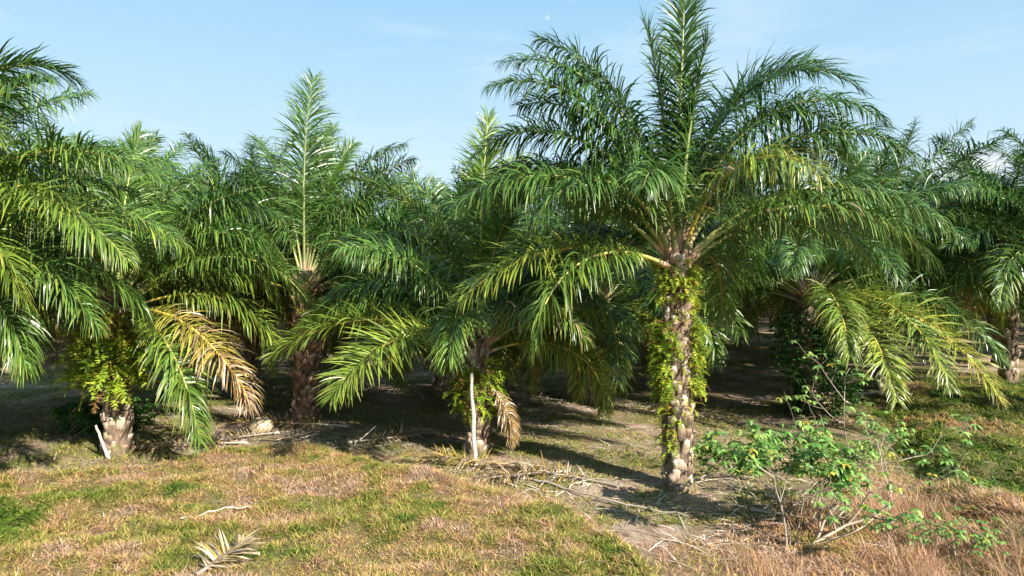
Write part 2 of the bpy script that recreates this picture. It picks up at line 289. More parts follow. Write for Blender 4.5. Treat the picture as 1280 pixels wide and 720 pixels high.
# ---------------------------------------------------------------- palm fronds
PROF4 = [0.55, 1.0, 0.95, 0.65, 0.06]; PROF3 = [0.6, 1.0, 0.8, 0.08]; PROF2 = [0.7, 1.0, 0.1]
def frond_geo(rng, L=5.5, az=0., e0=60., bend=60., side=0., roll=0., n=180, leaf=1.12, K=4, g=0.46, w=0.038, age=0.12, tip_age=None,
              base=(0, 0, 0), power=1.5, pet=0.19, rad=0.04, m=22, plum=38, dead=0.0, sparse=0.0, floor=None, ribs=6, open_=1.0):
    """returns (leaflets Geo, midrib Geo); angles in degrees, azimuth from +X anticlockwise"""
    s = np.linspace(0, 1, m); el = np.radians(e0 - bend*s**power); aa = np.radians(az + side*s**1.5)
    T = np.stack([np.cos(el)*np.cos(aa), np.cos(el)*np.sin(aa), np.sin(el)], -1)
    P = np.vstack([np.zeros(3), np.cumsum((T[1:]+T[:-1])/2*L/(m-1), axis=0)]) + np.array(base)
    if floor is not None:
        P[:, 2] = np.maximum(P[:, 2], floor(P[:, 0], P[:, 1])+0.04)
        T = nrm(np.gradient(P, axis=0))
    S = np.stack([-np.sin(aa), np.cos(aa), 0*aa], -1); Nn = np.cross(T, S); Nn = nrm(Nn)
    ro = np.radians(roll*s)[:, None]; S, Nn = S*np.cos(ro)+Nn*np.sin(ro), Nn*np.cos(ro)-S*np.sin(ro)
    mid = Geo(); r = rad*(1-s)**0.75 + 0.006; r[:4] *= np.array([1.9, 1.45, 1.2, 1.05])
    V, F = tube(P, r, ribs, 0.75)
    ra = age*1.0+0.2+0.05*(1-np.repeat(s, ribs)); sr = np.repeat(s, ribs)
    if age < .6 and floor is None: ra = np.where(sr < .14, ra*sst(.03, .14, sr), ra)
    mid.add(V, F, np.clip(ra, 0, 1), rng.rand())
    # leaflets
    u = np.linspace(0, 1, n); u = np.concatenate([u, u]); sd = np.concatenate([np.ones(n), -np.ones(n)])
    u = np.clip(u + rng.uniform(-.5, .5, 2*n)/n, 0, 1)
    keep = rng.rand(2*n) > sparse; u = u[keep]; sd = sd[keep]; c = len(u)
    q = pet + u*(1-pet)*0.99; f = lambda A: np.stack([np.interp(q, s, A[:, k]) for k in range(3)], -1)
    p = f(P); t = nrm(f(T)); ss = nrm(f(S)); nn = nrm(f(Nn))
    th = np.radians(80 - 40*u**1.5 + rng.normal(0, 8, c))*open_; ps = np.radians(rng.uniform(-plum, plum, c) + 20)
    D = t*np.cos(th)[:, None] + (ss*(sd*np.cos(ps))[:, None] + nn*np.sin(ps)[:, None])*np.sin(th)[:, None]
    ln = leaf*np.clip(np.sin(np.pi*(0.10+0.80*u))**0.7, 0.25, 1)*rng.uniform(0.82, 1.12, c)*(1-0.25*u)
    ln[u < 0.06] *= 0.55
    nr = nn + rng.normal(0, 0.35, (c, 3)); W = np.cross(D, nr)
    wd = w*rng.uniform(0.75, 1.2, c)*(0.55+0.45*np.sin(np.pi*np.clip(u*0.9+0.08, 0, 1)))
    gg = g*rng.uniform(0.5, 1.6, c); gg[rng.rand(c) < .07] *= 3
    s0 = rng.uniform(0, 6.28, 3); ln = ln*(1+.12*np.sin(u*23+s0[0])*np.sin(u*41+s0[1])); wav = np.sin(u*17+s0[2]+sd)*.16
    D = nrm(D) + t*wav[:, None]
    V, F = strips(p, D, W, ln, wd, K, gg, {4: PROF4, 3: PROF3, 2: PROF2, 1: [1.0, 0.1]}[K])
    if floor is not None: V[:, 2] = np.maximum(V[:, 2], floor(V[:, 0], V[:, 1])+0.015+0.05*rng.rand(len(V)))
    a = age + rng.normal(0, 0.05, c) + (0 if tip_age is None else (tip_age-age)*u**1.4)
    dd = rng.rand(c) < dead; a[dd] = rng.uniform(0.65, 1.0, dd.sum())
    k = np.tile(np.repeat(np.arange(K+1)/K, 2), c)
    av = np.repeat(a, (K+1)*2) + np.repeat(np.where(rng.rand(c) < .18, .36, .05), (K+1)*2)*k**3
    lg = Geo(); lg.add(V, F, np.clip(av, 0, 1), np.repeat(rng.rand(c), (K+1)*2))
    return lg, mid

def trunk_geo(rng, h, r0=0.26, r1=0.25, stubs=True, lean=(0, 0), shaggy=0.0):
    g = Geo(); na, nh = 26, 40
    z = np.linspace(-0.25, h, nh); a = np.arange(na)*2*np.pi/na
    A, Zz = np.meshgrid(a, z)
    rr = np.interp(Zz, [-0.25, 0.1, 0.5, h*0.85, h], [r0*1.5, r0*1.3, r0*1.02, r1, r1*0.6])*(1+0.25*(vnoise(A*2.6, Zz*4)-0.5))
    t = Zz/h; V = np.stack([rr*np.cos(A)+lean[0]*t, rr*np.sin(A)+lean[1]*t, Zz], -1)
    idx = np.arange(na*nh).reshape(nh, na); nx = np.roll(idx, -1, 1)
    F = np.stack([idx[:-1], nx[:-1], nx[1:], idx[1:]], -1).reshape(-1, 4)
    g.add(V.reshape(-1, 3), F, 0.18+0.25*vnoise(A*5, Zz*9).ravel(), 0.5+.5*shaggy)
    if stubs:
        N = int(h*44)
        for i in range(N):
            zz = (i+0.5)/N*(h-0.05)+0.02; a = i*2.39996+rng.uniform(-.3, .3); t = zz/h
            r = np.interp(zz, [0, 0.4, h], [r0*1.2, r0, r1*0.9])*0.92
            o = np.array([math.cos(a), math.sin(a), 0]); sdv = np.array([-math.sin(a), math.cos(a), 0]); up = np.array([0, 0, 1.0])
            c0 = np.array([lean[0]*t, lean[1]*t, zz])+o*r
            if rng.rand() < .18: continue
            tilt = R(rng.uniform(62, 90)-30*shaggy*rng.rand()); d = o*math.cos(tilt)+up*math.sin(tilt); nn = o*math.sin(tilt)-up*math.cos(tilt)
            ln = rng.uniform(0.12, 0.34)*(1.0 if zz > 0.6 else 0.7); w0 = rng.uniform(0.07, 0.15); w1 = w0*rng.uniform(0.3, 0.9); th = rng.uniform(0.035, 0.06)
            c1 = c0 + d*ln + sdv*rng.uniform(-.03, .03)
            vs = []
            for cc, ww, tt in ((c0-d*0.06, w0, th*1.3), (c0+d*ln*0.55, (w0+w1)/2*1.05, th*1.1), (c1, w1, th*0.8)):
                for q in ((-1, 0), (-0.6, 1), (0.6, 1), (1, 0), (0, -0.8)):
                    vs.append(cc+sdv*ww*q[0]+nn*tt*q[1]+rng.normal(0, 0.012, 3))
            fs = []
            for k in range(2):
                for j in range(5): fs.append((k*5+j, k*5+(j+1) % 5, (k+1)*5+(j+1) % 5, (k+1)*5+j))
            fs.append((10, 11, 12, 13)); fs.append((10, 13, 14, 14))
            fs = [f for f in fs if len(set(f)) == 4] + [(13, 14, 10, 12)]
            base = rng.uniform(0.3, 0.85); ages = np.repeat([base-0.4, base-.05, base+0.12], 5)
            g.add(vs, fs, np.clip(ages, 0.02, 1), 0.5+.5*shaggy)
    return g
def loose_fibre_geo(rng, h, r=0.3, n=160, z0=0.0):
    """ragged brown fibre and leaf-base shreds round a trunk"""
    a = rng.uniform(0, 2*np.pi, n); z = rng.uniform(z0, h, n)
    P = np.stack([r*np.cos(a), r*np.sin(a), z], -1); D = np.stack([np.cos(a), np.sin(a), rng.uniform(-1, 1.2, n)], -1)
    W = np.stack([-np.sin(a), np.cos(a), rng.normal(0, .4, n)], -1)
    V, F = strips(P, D, W, rng.uniform(.08, .3, n), rng.uniform(.01, .03, n), 2, 0.5, PROF2)
    g = Geo(); g.add(V, F, np.repeat(rng.uniform(0.75, 1, n), 6), np.repeat(rng.rand(n), 6)); return g

def auto_fronds(rng, N, L=5.4, phase=0., t0=0.0, t1=1.0, old_age=0.33):
    out = []
    for i in range(N):
        t = t0+(t1-t0)*(i+0.5)/N; az = (i*137.508+phase) % 360
        out.append(dict(az=az+rng.uniform(-8, 8), e0=86-68*t**0.85+rng.uniform(-7, 7), bend=14+104*t**0.7+rng.uniform(-12, 14), L=L*rng.uniform(0.9, 1.1)*(0.86+0.14*math.sin(math.pi*t)),
                        side=rng.uniform(-22, 22), roll=rng.uniform(-70, 70), age=0.04+old_age*t**2.5*rng.uniform(0.5, 1.1)+rng.uniform(0, .06), t=t))
    return out
def make_palm(name, loc, label, h, fronds, seed, group='oil palms of the plantation', quality=2, r0=0.27, lean=(0, 0), fruit=False, fibre=True, single=False, leaf=1.12, shaggy=0.0):
    rng = np.random.RandomState(seed)
    root = empty(name, (loc[0], loc[1], gz(*loc[:2])-0.02), label, 'palm tree', group)
    tg = trunk_geo(rng, h, r0, r0*0.95, quality > 0, lean, shaggy); tg.obj('trunk', TRUNK, root, smooth=False)
    if fibre and quality > 0:
        fg = loose_fibre_geo(rng, h+0.15, r0*1.0, 260, h*0.55); tag(fg.obj('fibre', LEAFLET, root), kind='stuff')
    crown, ribs = Geo(), Geo(); hue = rng.uniform(-.05, .06)
    for f in fronds:
        f = dict(f); t = f.pop('t', 0.5); lab = f.pop('label', None); a = R(f['az']); rr = 0.05+0.19*t
        f['base'] = (lean[0]+rr*math.cos(a), lean[1]+rr*math.sin(a), h+0.12-0.45*t+rng.uniform(-.04, .04))
        f.setdefault('leaf', leaf)
        if quality == 2: q = dict(n=185, K=4)
        elif quality == 1: q = dict(n=125, K=3, w=0.048, ribs=5, m=16)
        else: q = dict(n=80, K=3, w=0.07, ribs=4, m=12, g=0.5)
        q.update(f); q['age'] = float(np.clip(q.get('age', .12)+hue, 0, 1))
        if q['e0'] > 79: q.setdefault('open_', .72); q['g'] = .17
        lg, mg = frond_geo(rng, **q)
        if single: crown.merge(lg); ribs.merge(mg)
        else:
            fo = lg.obj('frond', LEAFLET, root); mg.obj('midrib', MIDRIB, fo)
            if lab: fo['label'] = lab
    if single: c = crown.obj('crown', LEAFLET, root); ribs.obj('midrib', MIDRIB, c)
    if fruit:
        fb = Geo()
        for k in range(140):
            a, b = rng.uniform(0, 6.283), rng.uniform(-1.2, 1.5); rad = 0.17
            cc = np.array([rad*math.cos(a)*math.cos(b), rad*math.sin(a)*math.cos(b), rad*1.2*math.sin(b)])
            d = nrm(cc); V, F = tube([cc-d*0.02, cc, cc+d*0.03, cc+d*0.045], [0.018, 0.024, 0.016, 0.002], 5)
            fb.add(V, F, 0.5, 0.5)
        fb.obj('fruit_bunch', FRUIT, root, loc=(lean[0]-0.1, lean[1]-0.34, h-0.2))
    return root
FRUIT = plain('palm_fruit', (0.16, 0.03, 0.02), 0.4, 0.2, (0.03, 0.012, 0.012), 30)
def copy_tree(o, parent=None):
    c = o.copy(); col.objects.link(c); c.parent = parent
    for ch in list(o.children): copy_tree(ch, c)
    return c

F = lambda az, e0, bend, L=5.5, **k: dict(az=az, e0=e0, bend=bend, L=L, **k)
rng = np.random.RandomState(3)
# --- tall palm right of centre
main = [F(60, 88, 6, 6.0, t=0.02, roll=15, age=0.10, power=1.2, open_=0.72, leaf=.95), F(150, 87, 12, 4.9, t=0.05, roll=20, age=0.14), F(-60, 86, 16, 4.3, t=.05, roll=60, age=.04, leaf=.9),
        F(178, 76, 92, 5.9, t=.15, roll=-25, age=.05, power=2.2), F(186, 68, 112, 5.4, t=.25, roll=20, age=.07, power=1.6), F(168, 58, 104, 5.2, t=.35, roll=0, age=.0, power=1.6),
        F(196, 62, 98, 5.2, t=.45, roll=-20, age=.15, power=1.0, leaf=1.2), F(222, 60, 110, 4.6, t=.5, roll=15, age=.14, power=1.2),
        F(197, 24, 68, 4.7, t=.85, roll=-10, age=.34, power=1.1, g=.22), F(214, 20, 112, 4.4, t=.9, roll=10, age=.24, sparse=.25),
        F(4, 81, 124, 6.3, t=.15, roll=25, age=.04, power=2.0, leaf=1.2, g=.5), F(14, 70, 134, 6.0, t=.25, roll=-15, age=.10, power=2.2, leaf=1.2, g=.5), F(-8, 60, 112, 5.8, t=.3, roll=20, age=.06, power=1.8, leaf=1.25, g=.5),
        F(-4, 52, 92, 5.8, t=.6, roll=12, age=.18, power=1.1, leaf=1.25, g=.6), F(-24, 50, 104, 5.0, t=.65, roll=-20, age=.17, dead=.05, power=1.1), F(-50, 74, 128, 4.0, t=.5, roll=30, age=.36, dead=.15, sparse=.4, power=1.6),
        F(22, 62, 100, 6.0, t=.3, roll=-20, age=.08, leaf=1.25, g=.5, power=1.5), F(245, 70, 120, 3.6, t=.45, roll=-20, age=.12, sparse=.3),
        F(110, 66, 90, 5.2, t=.4), F(70, 66, 90, 5.2, t=.4), F(40, 60, 96, 5.2, t=.5), F(140, 58, 96, 5.0, t=.5), F(90, 46, 100, 5, t=.7), F(130, 35, 100, 4.6, t=.8), F(50, 35, 100, 4.8, t=.8), F(155, 70, 80, 5.3, t=.2, roll=30, power=2),
        F(170, 78, 62, 5.6, t=.12, roll=20, age=.08, power=2.0), F(15, 79, 88, 5.8, t=.12, roll=-20, age=.06, power=2.0, leaf=1.2), F(192, 72, 96, 5.7, t=.2, roll=-10, age=.1, power=1.9), F(-6, 74, 120, 5.8, t=.2, roll=10, age=.1, power=1.8, leaf=1.2)]
def more(seed, n, L, ph, t0=.3, t1=1., lim=-.2):
    return [f for f in auto_fronds(np.random.RandomState(seed), n, L, ph, t0, t1, .25) if math.sin(R(f['az'])) > lim]
main += more(1, 10, 4.9, 40, .45, 1.0)
main = [dict(f, rad=.052) for f in main]
make_palm('oil_palm', (3.45, 14.0), 'tallest oil palm right of centre with bright fern patches down its sunlit trunk', 4.85, main, 11, r0=0.265, lean=(-0.06, 0))
# --- short palm in the middle, white pole against it
cen = [F(80, 84, 16, 5.8, t=.05, roll=15, age=.2), F(60, 80, 40, 5.4, t=.1, roll=30, age=.2), F(190, 80, 70, 5.2, t=.1, roll=10, age=.16), F(-50, 80, 50, 4.6, t=.1, roll=40, age=.18), F(140, 78, 50, 5.2, t=.15, roll=-30), F(20, 62, 70, 4.6, t=.3), F(170, 62, 90, 4.8, t=.3, roll=-20),
       F(202, 36, 76, 5.0, t=.8, roll=10, age=.26, g=.16, power=1.1), F(232, 34, 84, 4.6, t=.85, roll=-20, age=.28, g=.14, power=1.0), F(190, 42, 90, 4.6, t=.6, roll=15, age=.12), F(262, 50, 128, 3.6, t=.7, roll=15, age=.16),
       F(185, 55, 110, 4.5, t=.5, roll=-15, age=.1), F(-10, 45, 100, 4.3, t=.6, roll=10, age=.14), F(-35, 50, 110, 3.4, t=.6, age=.2, dead=.1),
       F(45, 50, 80, 4.5, t=.5), F(80, 55, 80, 4.6, t=.5), F(120, 50, 90, 4.6, t=.5), F(150, 40, 90, 4.4, t=.7), F(30, 36, 100, 4.3, t=.7), F(218, 60, 70, 4.4, t=.3, roll=-40), F(95, 30, 90, 4.4, t=.8)]
cen += more(2, 22, 4.8, 10)
cen = [dict(f, age=f.get('age', .12)+.05) for f in cen]
make_palm('oil_palm', (-0.85, 16.7), 'short oil palm in the middle with a white pole against its leafy trunk', 2.85, cen, 12, r0=0.24)
# --- palm left of centre with a bare knobbly trunk
lefc = [F(112, 85, 14, 6.4, t=.02, side=-40, roll=35, age=.1, open_=.8, leaf=1.35), F(60, 80, 38, 4.9, t=.06, roll=30, age=.16), F(160, 74, 50, 5.0, t=.15, roll=40), F(10, 60, 92, 5.0, t=.3, roll=15, age=.08), F(-12, 48, 85, 5.0, t=.45, roll=-15, age=.1),
        F(195, 58, 100, 4.8, t=.4, roll=-20, age=.1), F(215, 45, 110, 4.2, t=.6, roll=10, age=.26), F(180, 46, 80, 5.0, t=.5, roll=20), F(-30, 36, 95, 4.8, t=.7, roll=0, age=.14), F(-38, 52, 110, 4.8, t=.5, age=.12),
        F(212, 52, 110, 4.6, t=.5, age=.2), F(140, 78, 50, 5.6, t=.1), F(85, 80, 40, 5.8, t=.1), F(30, 78, 60, 5.6, t=.1), F(90, 60, 80, 5, t=.4), F(45, 55, 90, 5, t=.5), F(135, 50, 85, 5, t=.5), F(70, 38, 95, 5, t=.7), F(110, 30, 95, 5, t=.8), F(160, 30, 95, 4.6, t=.8), F(20, 30, 100, 4.6, t=.8), F(30, 70, 70, 5, t=.2)]
lefc += more(4, 34, 5.4, 10, .15, 1., 0)
make_palm('oil_palm', (-6.1, 20.0), 'oil palm left of centre with one tall upright frond and bare knobbly reddish trunk', 4.1, lefc, 13, r0=0.31, shaggy=1.0)
# --- palm at left with ferns and a hanging half-dead frond
lef = [F(-22, 12, 74, 4.9, t=.95, roll=0, age=.42, tip_age=.88, dead=.3, g=.4, sparse=.1, label='half dead yellow and brown hanging frond', power=.85), F(-34, 6, 84, 4.8, t=.95, roll=-10, age=.2, g=.45, power=.8), 
       F(100, 80, 30, 4.8, t=.05, roll=60), F(60, 72, 50, 5, t=.1), F(150, 70, 60, 5, t=.15), F(15, 66, 95, 5.0, t=.3, roll=20, age=.06), F(-5, 56, 105, 4.8, t=.4, roll=-20, age=.12), F(200, 60, 95, 4.8, t=.35, roll=-20, age=.2),
       F(240, 55, 110, 4.4, t=.5, age=.18), F(280, 60, 120, 4.2, t=.5, age=.14), F(185, 40, 95, 4.8, t=.6, age=.2), F(215, 30, 95, 4.4, t=.8, age=.2), F(315, 62, 110, 4.4, t=.4, age=.12),
       F(90, 55, 90, 5, t=.5), F(45, 50, 95, 5, t=.6), F(130, 45, 90, 5, t=.6), F(70, 34, 95, 5, t=.7), F(110, 28, 95, 5, t=.8), F(160, 34, 95, 4.8, t=.8), F(260, 30, 110, 3.6, t=.9, age=.25)]
lef += more(5, 26, 5.2, 90, .2)
make_palm('oil_palm', (-9.85, 16.9), 'oil palm at left with a thick fern cluster and a half dead hanging frond', 3.9, lef, 14, r0=0.29)
# --- palm just outside the left edge
edge = [F(10, 82, 118, 5.7, t=.1, roll=-20, age=.06, power=2.0, g=.5), F(-6, 48, 80, 5.9, t=.4, roll=-15, age=.17, g=.4), F(-20, 34, 70, 5.6, t=.6, roll=-15, age=.22, g=.35), F(-30, 78, 90, 5.6, t=.1, age=.08, power=1.8), F(8, 52, 84, 5.6, t=.4, roll=20, age=.12), F(12, 34, 76, 5.6, t=.6, roll=10, age=.2),
        F(-40, 30, 90, 5.2, t=.8, age=.3), F(-12, 16, 74, 5.0, t=.9, age=.16), F(-18, 6, 84, 4.2, t=1., age=.14, g=.6), F(25, 18, 90, 5.0, t=.9, age=.12), F(0, 74, 62, 4.6, t=.15, roll=30), F(45, 50, 80, 5.0, t=.4), F(60, 36, 90, 5.2, t=.6), F(80, 70, 50, 5.2, t=.2), F(90, 84, 15, 5, t=.05), F(-30, 62, 96, 5.2, t=.4, age=.2)]
edge += auto_fronds(rng, 20, 5.6, 150, .15, .95)
make_palm('oil_palm', (-11.9, 12.9), 'oil palm cut off by the left edge with broad yellow green fronds reaching in', 4.5, edge, 15, r0=0.27)
# --- palm right, drooping golden ribs
rig = [F(-60, 14, 76, 6.2, t=.9, roll=-15, age=.5, g=.24, power=1.0, label='golden ribbed frond drooping lowest on the right'), F(-90, 16, 84, 5.8, t=.85, roll=5, age=.40, g=.18, power=1.0, label='golden ribbed frond hanging toward the viewer'),
       F(-42, 24, 84, 5.6, t=.8, roll=10, age=.16, g=.3, power=1.0), F(-74, 24, 92, 5.8, t=.8, roll=-5, age=.34, g=.2, power=1.0),
       F(-8, 34, 76, 6.4, t=.7, roll=20, age=.20, power=1.0), F(-102, 20, 90, 5.2, t=.9, roll=0, age=.34), F(197, 34, 100, 5.2, t=.6, roll=-15, age=.22), F(215, 44, 116, 4.8, t=.7, roll=10, age=.12), F(180, 50, 95, 5, t=.5),
       F(-8, 56, 72, 5.8, t=.4, roll=20), F(10, 44, 70, 5.8, t=.5), F(100, 82, 20, 5.2, t=.05, roll=60), F(30, 74, 46, 5.8, t=.1, roll=30, age=.1), F(15, 66, 50, 6.0, t=.2, roll=-30), F(150, 70, 60, 5.2, t=.2), F(-45, 62, 110, 5.2, t=.4, age=.12), F(-80, 56, 120, 4.6, t=.5, age=.12),
       F(240, 56, 116, 4.6, t=.5, age=.12), F(60, 55, 80, 5.4, t=.5), F(90, 50, 85, 5.2, t=.5), F(125, 50, 90, 5.2, t=.5), F(45, 36, 80, 5.4, t=.7), F(75, 30, 90, 5, t=.8), F(110, 30, 90, 5, t=.8), F(160, 36, 95, 5, t=.7), F(22, 30, 80, 5.6, t=.8, age=.2)]
rig += more(6, 30, 5.6, 70, .2)
make_palm('oil_palm', (9.4, 21.5), 'oil palm at right with drooping golden ribbed fronds and a dark leafy trunk', 3.9, rig, 16, r0=0.3, fruit=True)
# --- palm outside the right edge
red_ = [F(170, 50, 66, 5.6, t=.4, roll=20, age=.08), F(188, 42, 80, 5.4, t=.6, roll=-20, age=.22), F(205, 40, 96, 5.2, t=.7, age=.2), F(160, 64, 60, 5.6, t=.3), F(180, 26, 80, 5.2, t=.8, age=.16), F(215, 60, 80, 5.2, t=.4, age=.24), F(150, 40, 80, 5.4, t=.6), F(130, 60, 70, 5.2, t=.3), F(175, 74, 40, 5.2, t=.1)] + auto_fronds(rng, 24, 5.6, 20, .1, .95)
make_palm('oil_palm', (17.6, 20.5), 'oil palm cut off by the right edge above the green scrub', 4.3, red_, 17, quality=1)
# --- second rank, still showing single fronds
SECOND = [(-13.5, 22.5, 4.5, 'oil palm behind the fern clad left palm, mostly hidden by its fronds'),
          (-2.6, 25.0, 4.1, 'oil palm behind and between the short middle palm and the upright frond palm'),
          (3.0, 23.0, 3.9, 'oil palm in shade directly behind the tall palm, on its left'),
          (14.2, 26.0, 5.8, 'oil palm behind the golden ribbed palm toward the right edge'),
          (-10.0, 26.0, 4.9, 'oil palm whose arched crown rises against the sky between the two left palms'),
          (6.6, 27.5, 5.7, 'oil palm deep in shade between the tall palm and the golden ribbed palm'),
          (-17.5, 18.5, 4.6, 'oil palm near the left edge behind the yellow green fronds'),
          (20.5, 28.0, 5.6, 'oil palm behind the one cut off by the right edge')]
for k, (x, y, h, lab) in enumerate(SECOND):
    make_palm('oil_palm', (x, y), lab, h-.35, auto_fronds(rng, 32, 5.7, k*47, .06, 1)+auto_fronds(rng, 14, 5.4, k*31, .85, 1.25, .4)+([F(-112, 26, 104, 6.2, t=.8, age=.12), F(-92, 20, 100, 5.8, t=.8, age=.16), F(-70, 30, 110, 5.8, t=.8, age=.1)] if k == 2 else []), 30+k, quality=1, fruit=(k % 2 == 0))
# --- deeper rows: each palm a thing, crown too small for single fronds
protos = []
spots = []
yy = 33.5; row = 0
while yy < 88:
    xx = -0.86*yy-6+(row % 2)*4.2
    while xx < 0.86*yy+8:
        spots.append((xx+rng.uniform(-.9, .9), yy+rng.uniform(-.9, .9))); xx += 8.4
    yy += 7.6; row += 1
for k, (x, y) in enumerate(spots):
    band = 'first' if y < 45 else ('middle' if y < 62 else 'far')
    lab = {'first': 'shaded oil palm in the dim row just behind the front palms', 'middle': 'oil palm of the middle rows, dark trunk and crown', 'far': 'distant oil palm of the farthest rows'}[band]
    px = x/y
    if band == 'first': lab = 'shaded oil palm in the row '+('behind the left edge fronds' if px < -.62 else 'behind the fern clad left palm' if px < -.42 else 'behind the knobbly trunk palm' if px < -.2 else 'behind the short middle palm' if px < .06 else 'behind the tallest palm' if px < .32 else 'behind the golden ribbed palm' if px < .6 else 'behind the right edge fronds')
    else: lab += ', '+('toward the left edge' if px < -.45 else 'left of the middle' if px < -.1 else 'near the middle' if px < .15 else 'right of the tallest palm' if px < .45 else 'toward the right edge')
    if len(protos) < 5:
        p = make_palm('oil_palm', (x, y), lab, [4.2, 3.9, 4.5, 4.0, 4.6][len(protos)], auto_fronds(rng, 36, 5.8, k*61, 0, 1)+auto_fronds(rng, 14, 5.2, k*31, .85, 1.2, .4), 60+k, quality=0, single=True, group='oil palms in the rows behind')
        protos.append(p)
    else:
        p = copy_tree(protos[k % 5]); p.location = (x, y, gz(x, y)); p.rotation_euler.z = rng.uniform(0, 6.28); s = rng.uniform(.92, 1.1); p.scale = (s, s, s)
        tag(p, lab, 'palm tree', 'oil palms in the rows behind')
# far-off plantation mass closing the view between the trunks
def far_mass():
    g = Geo(); n = 26000; a = rng.uniform(R(40), R(140), n); r = rng.uniform(92, 125, n); z = rng.uniform(0, 1, n)**0.8
    x, y = r*np.cos(a), r*np.sin(a); top = 6.2+3.6*fbm(x, y, 0.16, 3)
    P = np.stack([x, y, z*top], -1); D = rng.normal(0, 1, (n, 3)); D[:, 2] = np.abs(D[:, 2])*.4+.1; W = rng.normal(0, 1, (n, 3))
    V, F_ = strips(P, D, W, rng.uniform(.8, 2.4, n), rng.uniform(.25, .6, n), 2, .5, PROF2)
    g.add(V, F_, np.repeat(rng.uniform(0.02, .3, n), 6), np.repeat(rng.rand(n), 6))
    tag(g.obj('distant_palm_foliage', LEAFLET), 'far off mass of palm foliage closing the view between the trunks', 'foliage', kind='stuff')
far_mass()

# ---------------------------------------------------------------- ferns and climbers on the trunks
def fern_cluster(name, cx, cy, h0, h1, a0, a1, n, r, label, size=0.42, age=0.35, droop=0.35, lean=0.0, seed=1, mat=None, cat='fern', out=0.0):
    rg = np.random.RandomState(seed); g = Geo(); z0 = gz(cx, cy)
    for k in range(n):
        a = rg.uniform(a0, a1); z = rg.uniform(h0, h1); rr = r+rg.uniform(0, out)
        L = size*rg.uniform(0.5, 1.25)
        lg, mg = frond_geo(rg, L=L, az=a+rg.uniform(-50, 50), e0=rg.uniform(-20, 60), bend=rg.uniform(40, 120), n=13, leaf=L*0.30, K=1, w=L*0.085, g=0.2, m=7, rad=0.004, pet=.08, ribs=3,
                           age=float(np.clip(age+rg.normal(0, .12), 0, 1)) if rg.rand() > .07 else .95, base=(rr*math.cos(R(a))+lean*z/4.5, rr*math.sin(R(a)), z), plum=12, roll=rg.uniform(-40, 40))
        g.merge(lg); g.merge(mg)
    o = g.obj(name, mat or FERN, loc=(cx, cy, z0)); return tag(o, label, cat, 'ferns growing on the palm trunks')
MX, MY = 3.45, 14.0
fern_cluster('trunk_fern', MX, MY, 3.9, 4.65, 150, 390, 190, .24, 'yellow green fern collar just under the crown of the tallest palm', .32, .38, lean=-.06, seed=2)
fern_cluster('trunk_fern', MX, MY, 1.9, 3.4, 160, 250, 190, .27, 'long hanging fern patch on the left side of the tallest trunk', .34, .3, lean=-.06, seed=3, out=.10)
fern_cluster('trunk_fern', MX, MY, 1.9, 3.5, 310, 380, 110, .27, 'fern patch on the right side of the tallest trunk below the collar', .32, .34, lean=-.06, seed=4, out=.08)
fern_cluster('trunk_fern', MX, MY, 1.2, 3.9, 230, 350, 60, .29, 'thin fern strand winding over the front of the tallest trunk', .26, .55, lean=-.06, seed=5)
fern_cluster('trunk_fern', MX, MY, 0.75, 1.7, 175, 260, 55, .28, 'lowest small fern patch on the left of the tallest trunk', .26, .45, lean=-.06, seed=6)
fern_cluster('trunk_fern', -9.85, 16.9, 1.6, 3.0, 170, 380, 230, .3, 'big yellow green fern cluster skirting the left palm trunk', .72, .36, seed=7, out=.35)
fern_cluster('trunk_fern', -9.85, 16.9, 2.9, 3.7, 180, 360, 90, .3, 'paler fern tuft above the big cluster on the left palm', .5, .46, seed=8)
fern_cluster('trunk_fern', -0.85, 16.7, 0.9, 2.2, 190, 380, 170, .27, 'mixed fern and climber cloaking the short middle palm trunk', .44, .34, seed=9, out=.15)
fern_cluster('trunk_fern', -6.1, 20.0, 2.7, 3.4, 230, 380, 50, .3, 'small pale fern tuft on the bare knobbly palm trunk', .32, .45, seed=10)

# ---------------------------------------------------------------- dead skirt fronds hanging at the short palm
rg = np.random.RandomState(8)
def skirt(x, y, z, az, L, label):
    lg, mg = frond_geo(rg, L=L, az=az, e0=-20, bend=68, power=.6, age=.76, dead=.6, g=.9, n=120, leaf=.55, K=3, w=.03, base=(0, 0, 0), rad=.02)
    o = lg.obj('dead_frond', LEAFLET, loc=(x, y, gz(x, y)+z)); tag(o, label, 'dead frond', 'dead brown fronds hanging on trunks'); mg.obj('midrib', MIDRIB, o)
skirt(-.62, 16.45, 1.75, -30, 1.65, 'brown dead frond hanging down the right of the short middle trunk')
skirt(-.6, 16.6, 1.6, 5, 1.5, 'shorter rusty dead frond tucked behind the hanging one on the short trunk')

# ---------------------------------------------------------------- fallen fronds, pole, sticks, stone
def fallen(x, y, az, L, age, label, name='fallen_frond', n=70, leaf=.6, open_=1.0, seed=0, side=10, rad=.03, dead=.3, lift=0.0):
    rg = np.random.RandomState(seed+100)
    lg, mg = frond_geo(rg, L=L, az=az, e0=2, bend=4, side=side, age=age, dead=dead, g=.22, n=n, leaf=leaf, K=3, w=.03, base=(x, y, gz(x, y)+.05+lift), rad=rad, floor=height, plum=35, open_=open_)
    o = lg.obj(name, LEAFLET); tag(o, label, 'fallen frond', 'fallen palm fronds on the ground'); mg.obj('midrib', MIDRIB, o)
fallen(0.3, 14.9, 160, 3.0, .66, 'orange brown fallen frond lying at the foot of the short middle palm', seed=1, rad=.05, dead=.2, lift=.12)
fallen(-4.6, 19.0, 172, 3.6, .72, 'rusty fallen frond behind the pale litter beside the left palm', seed=2, lift=.1)
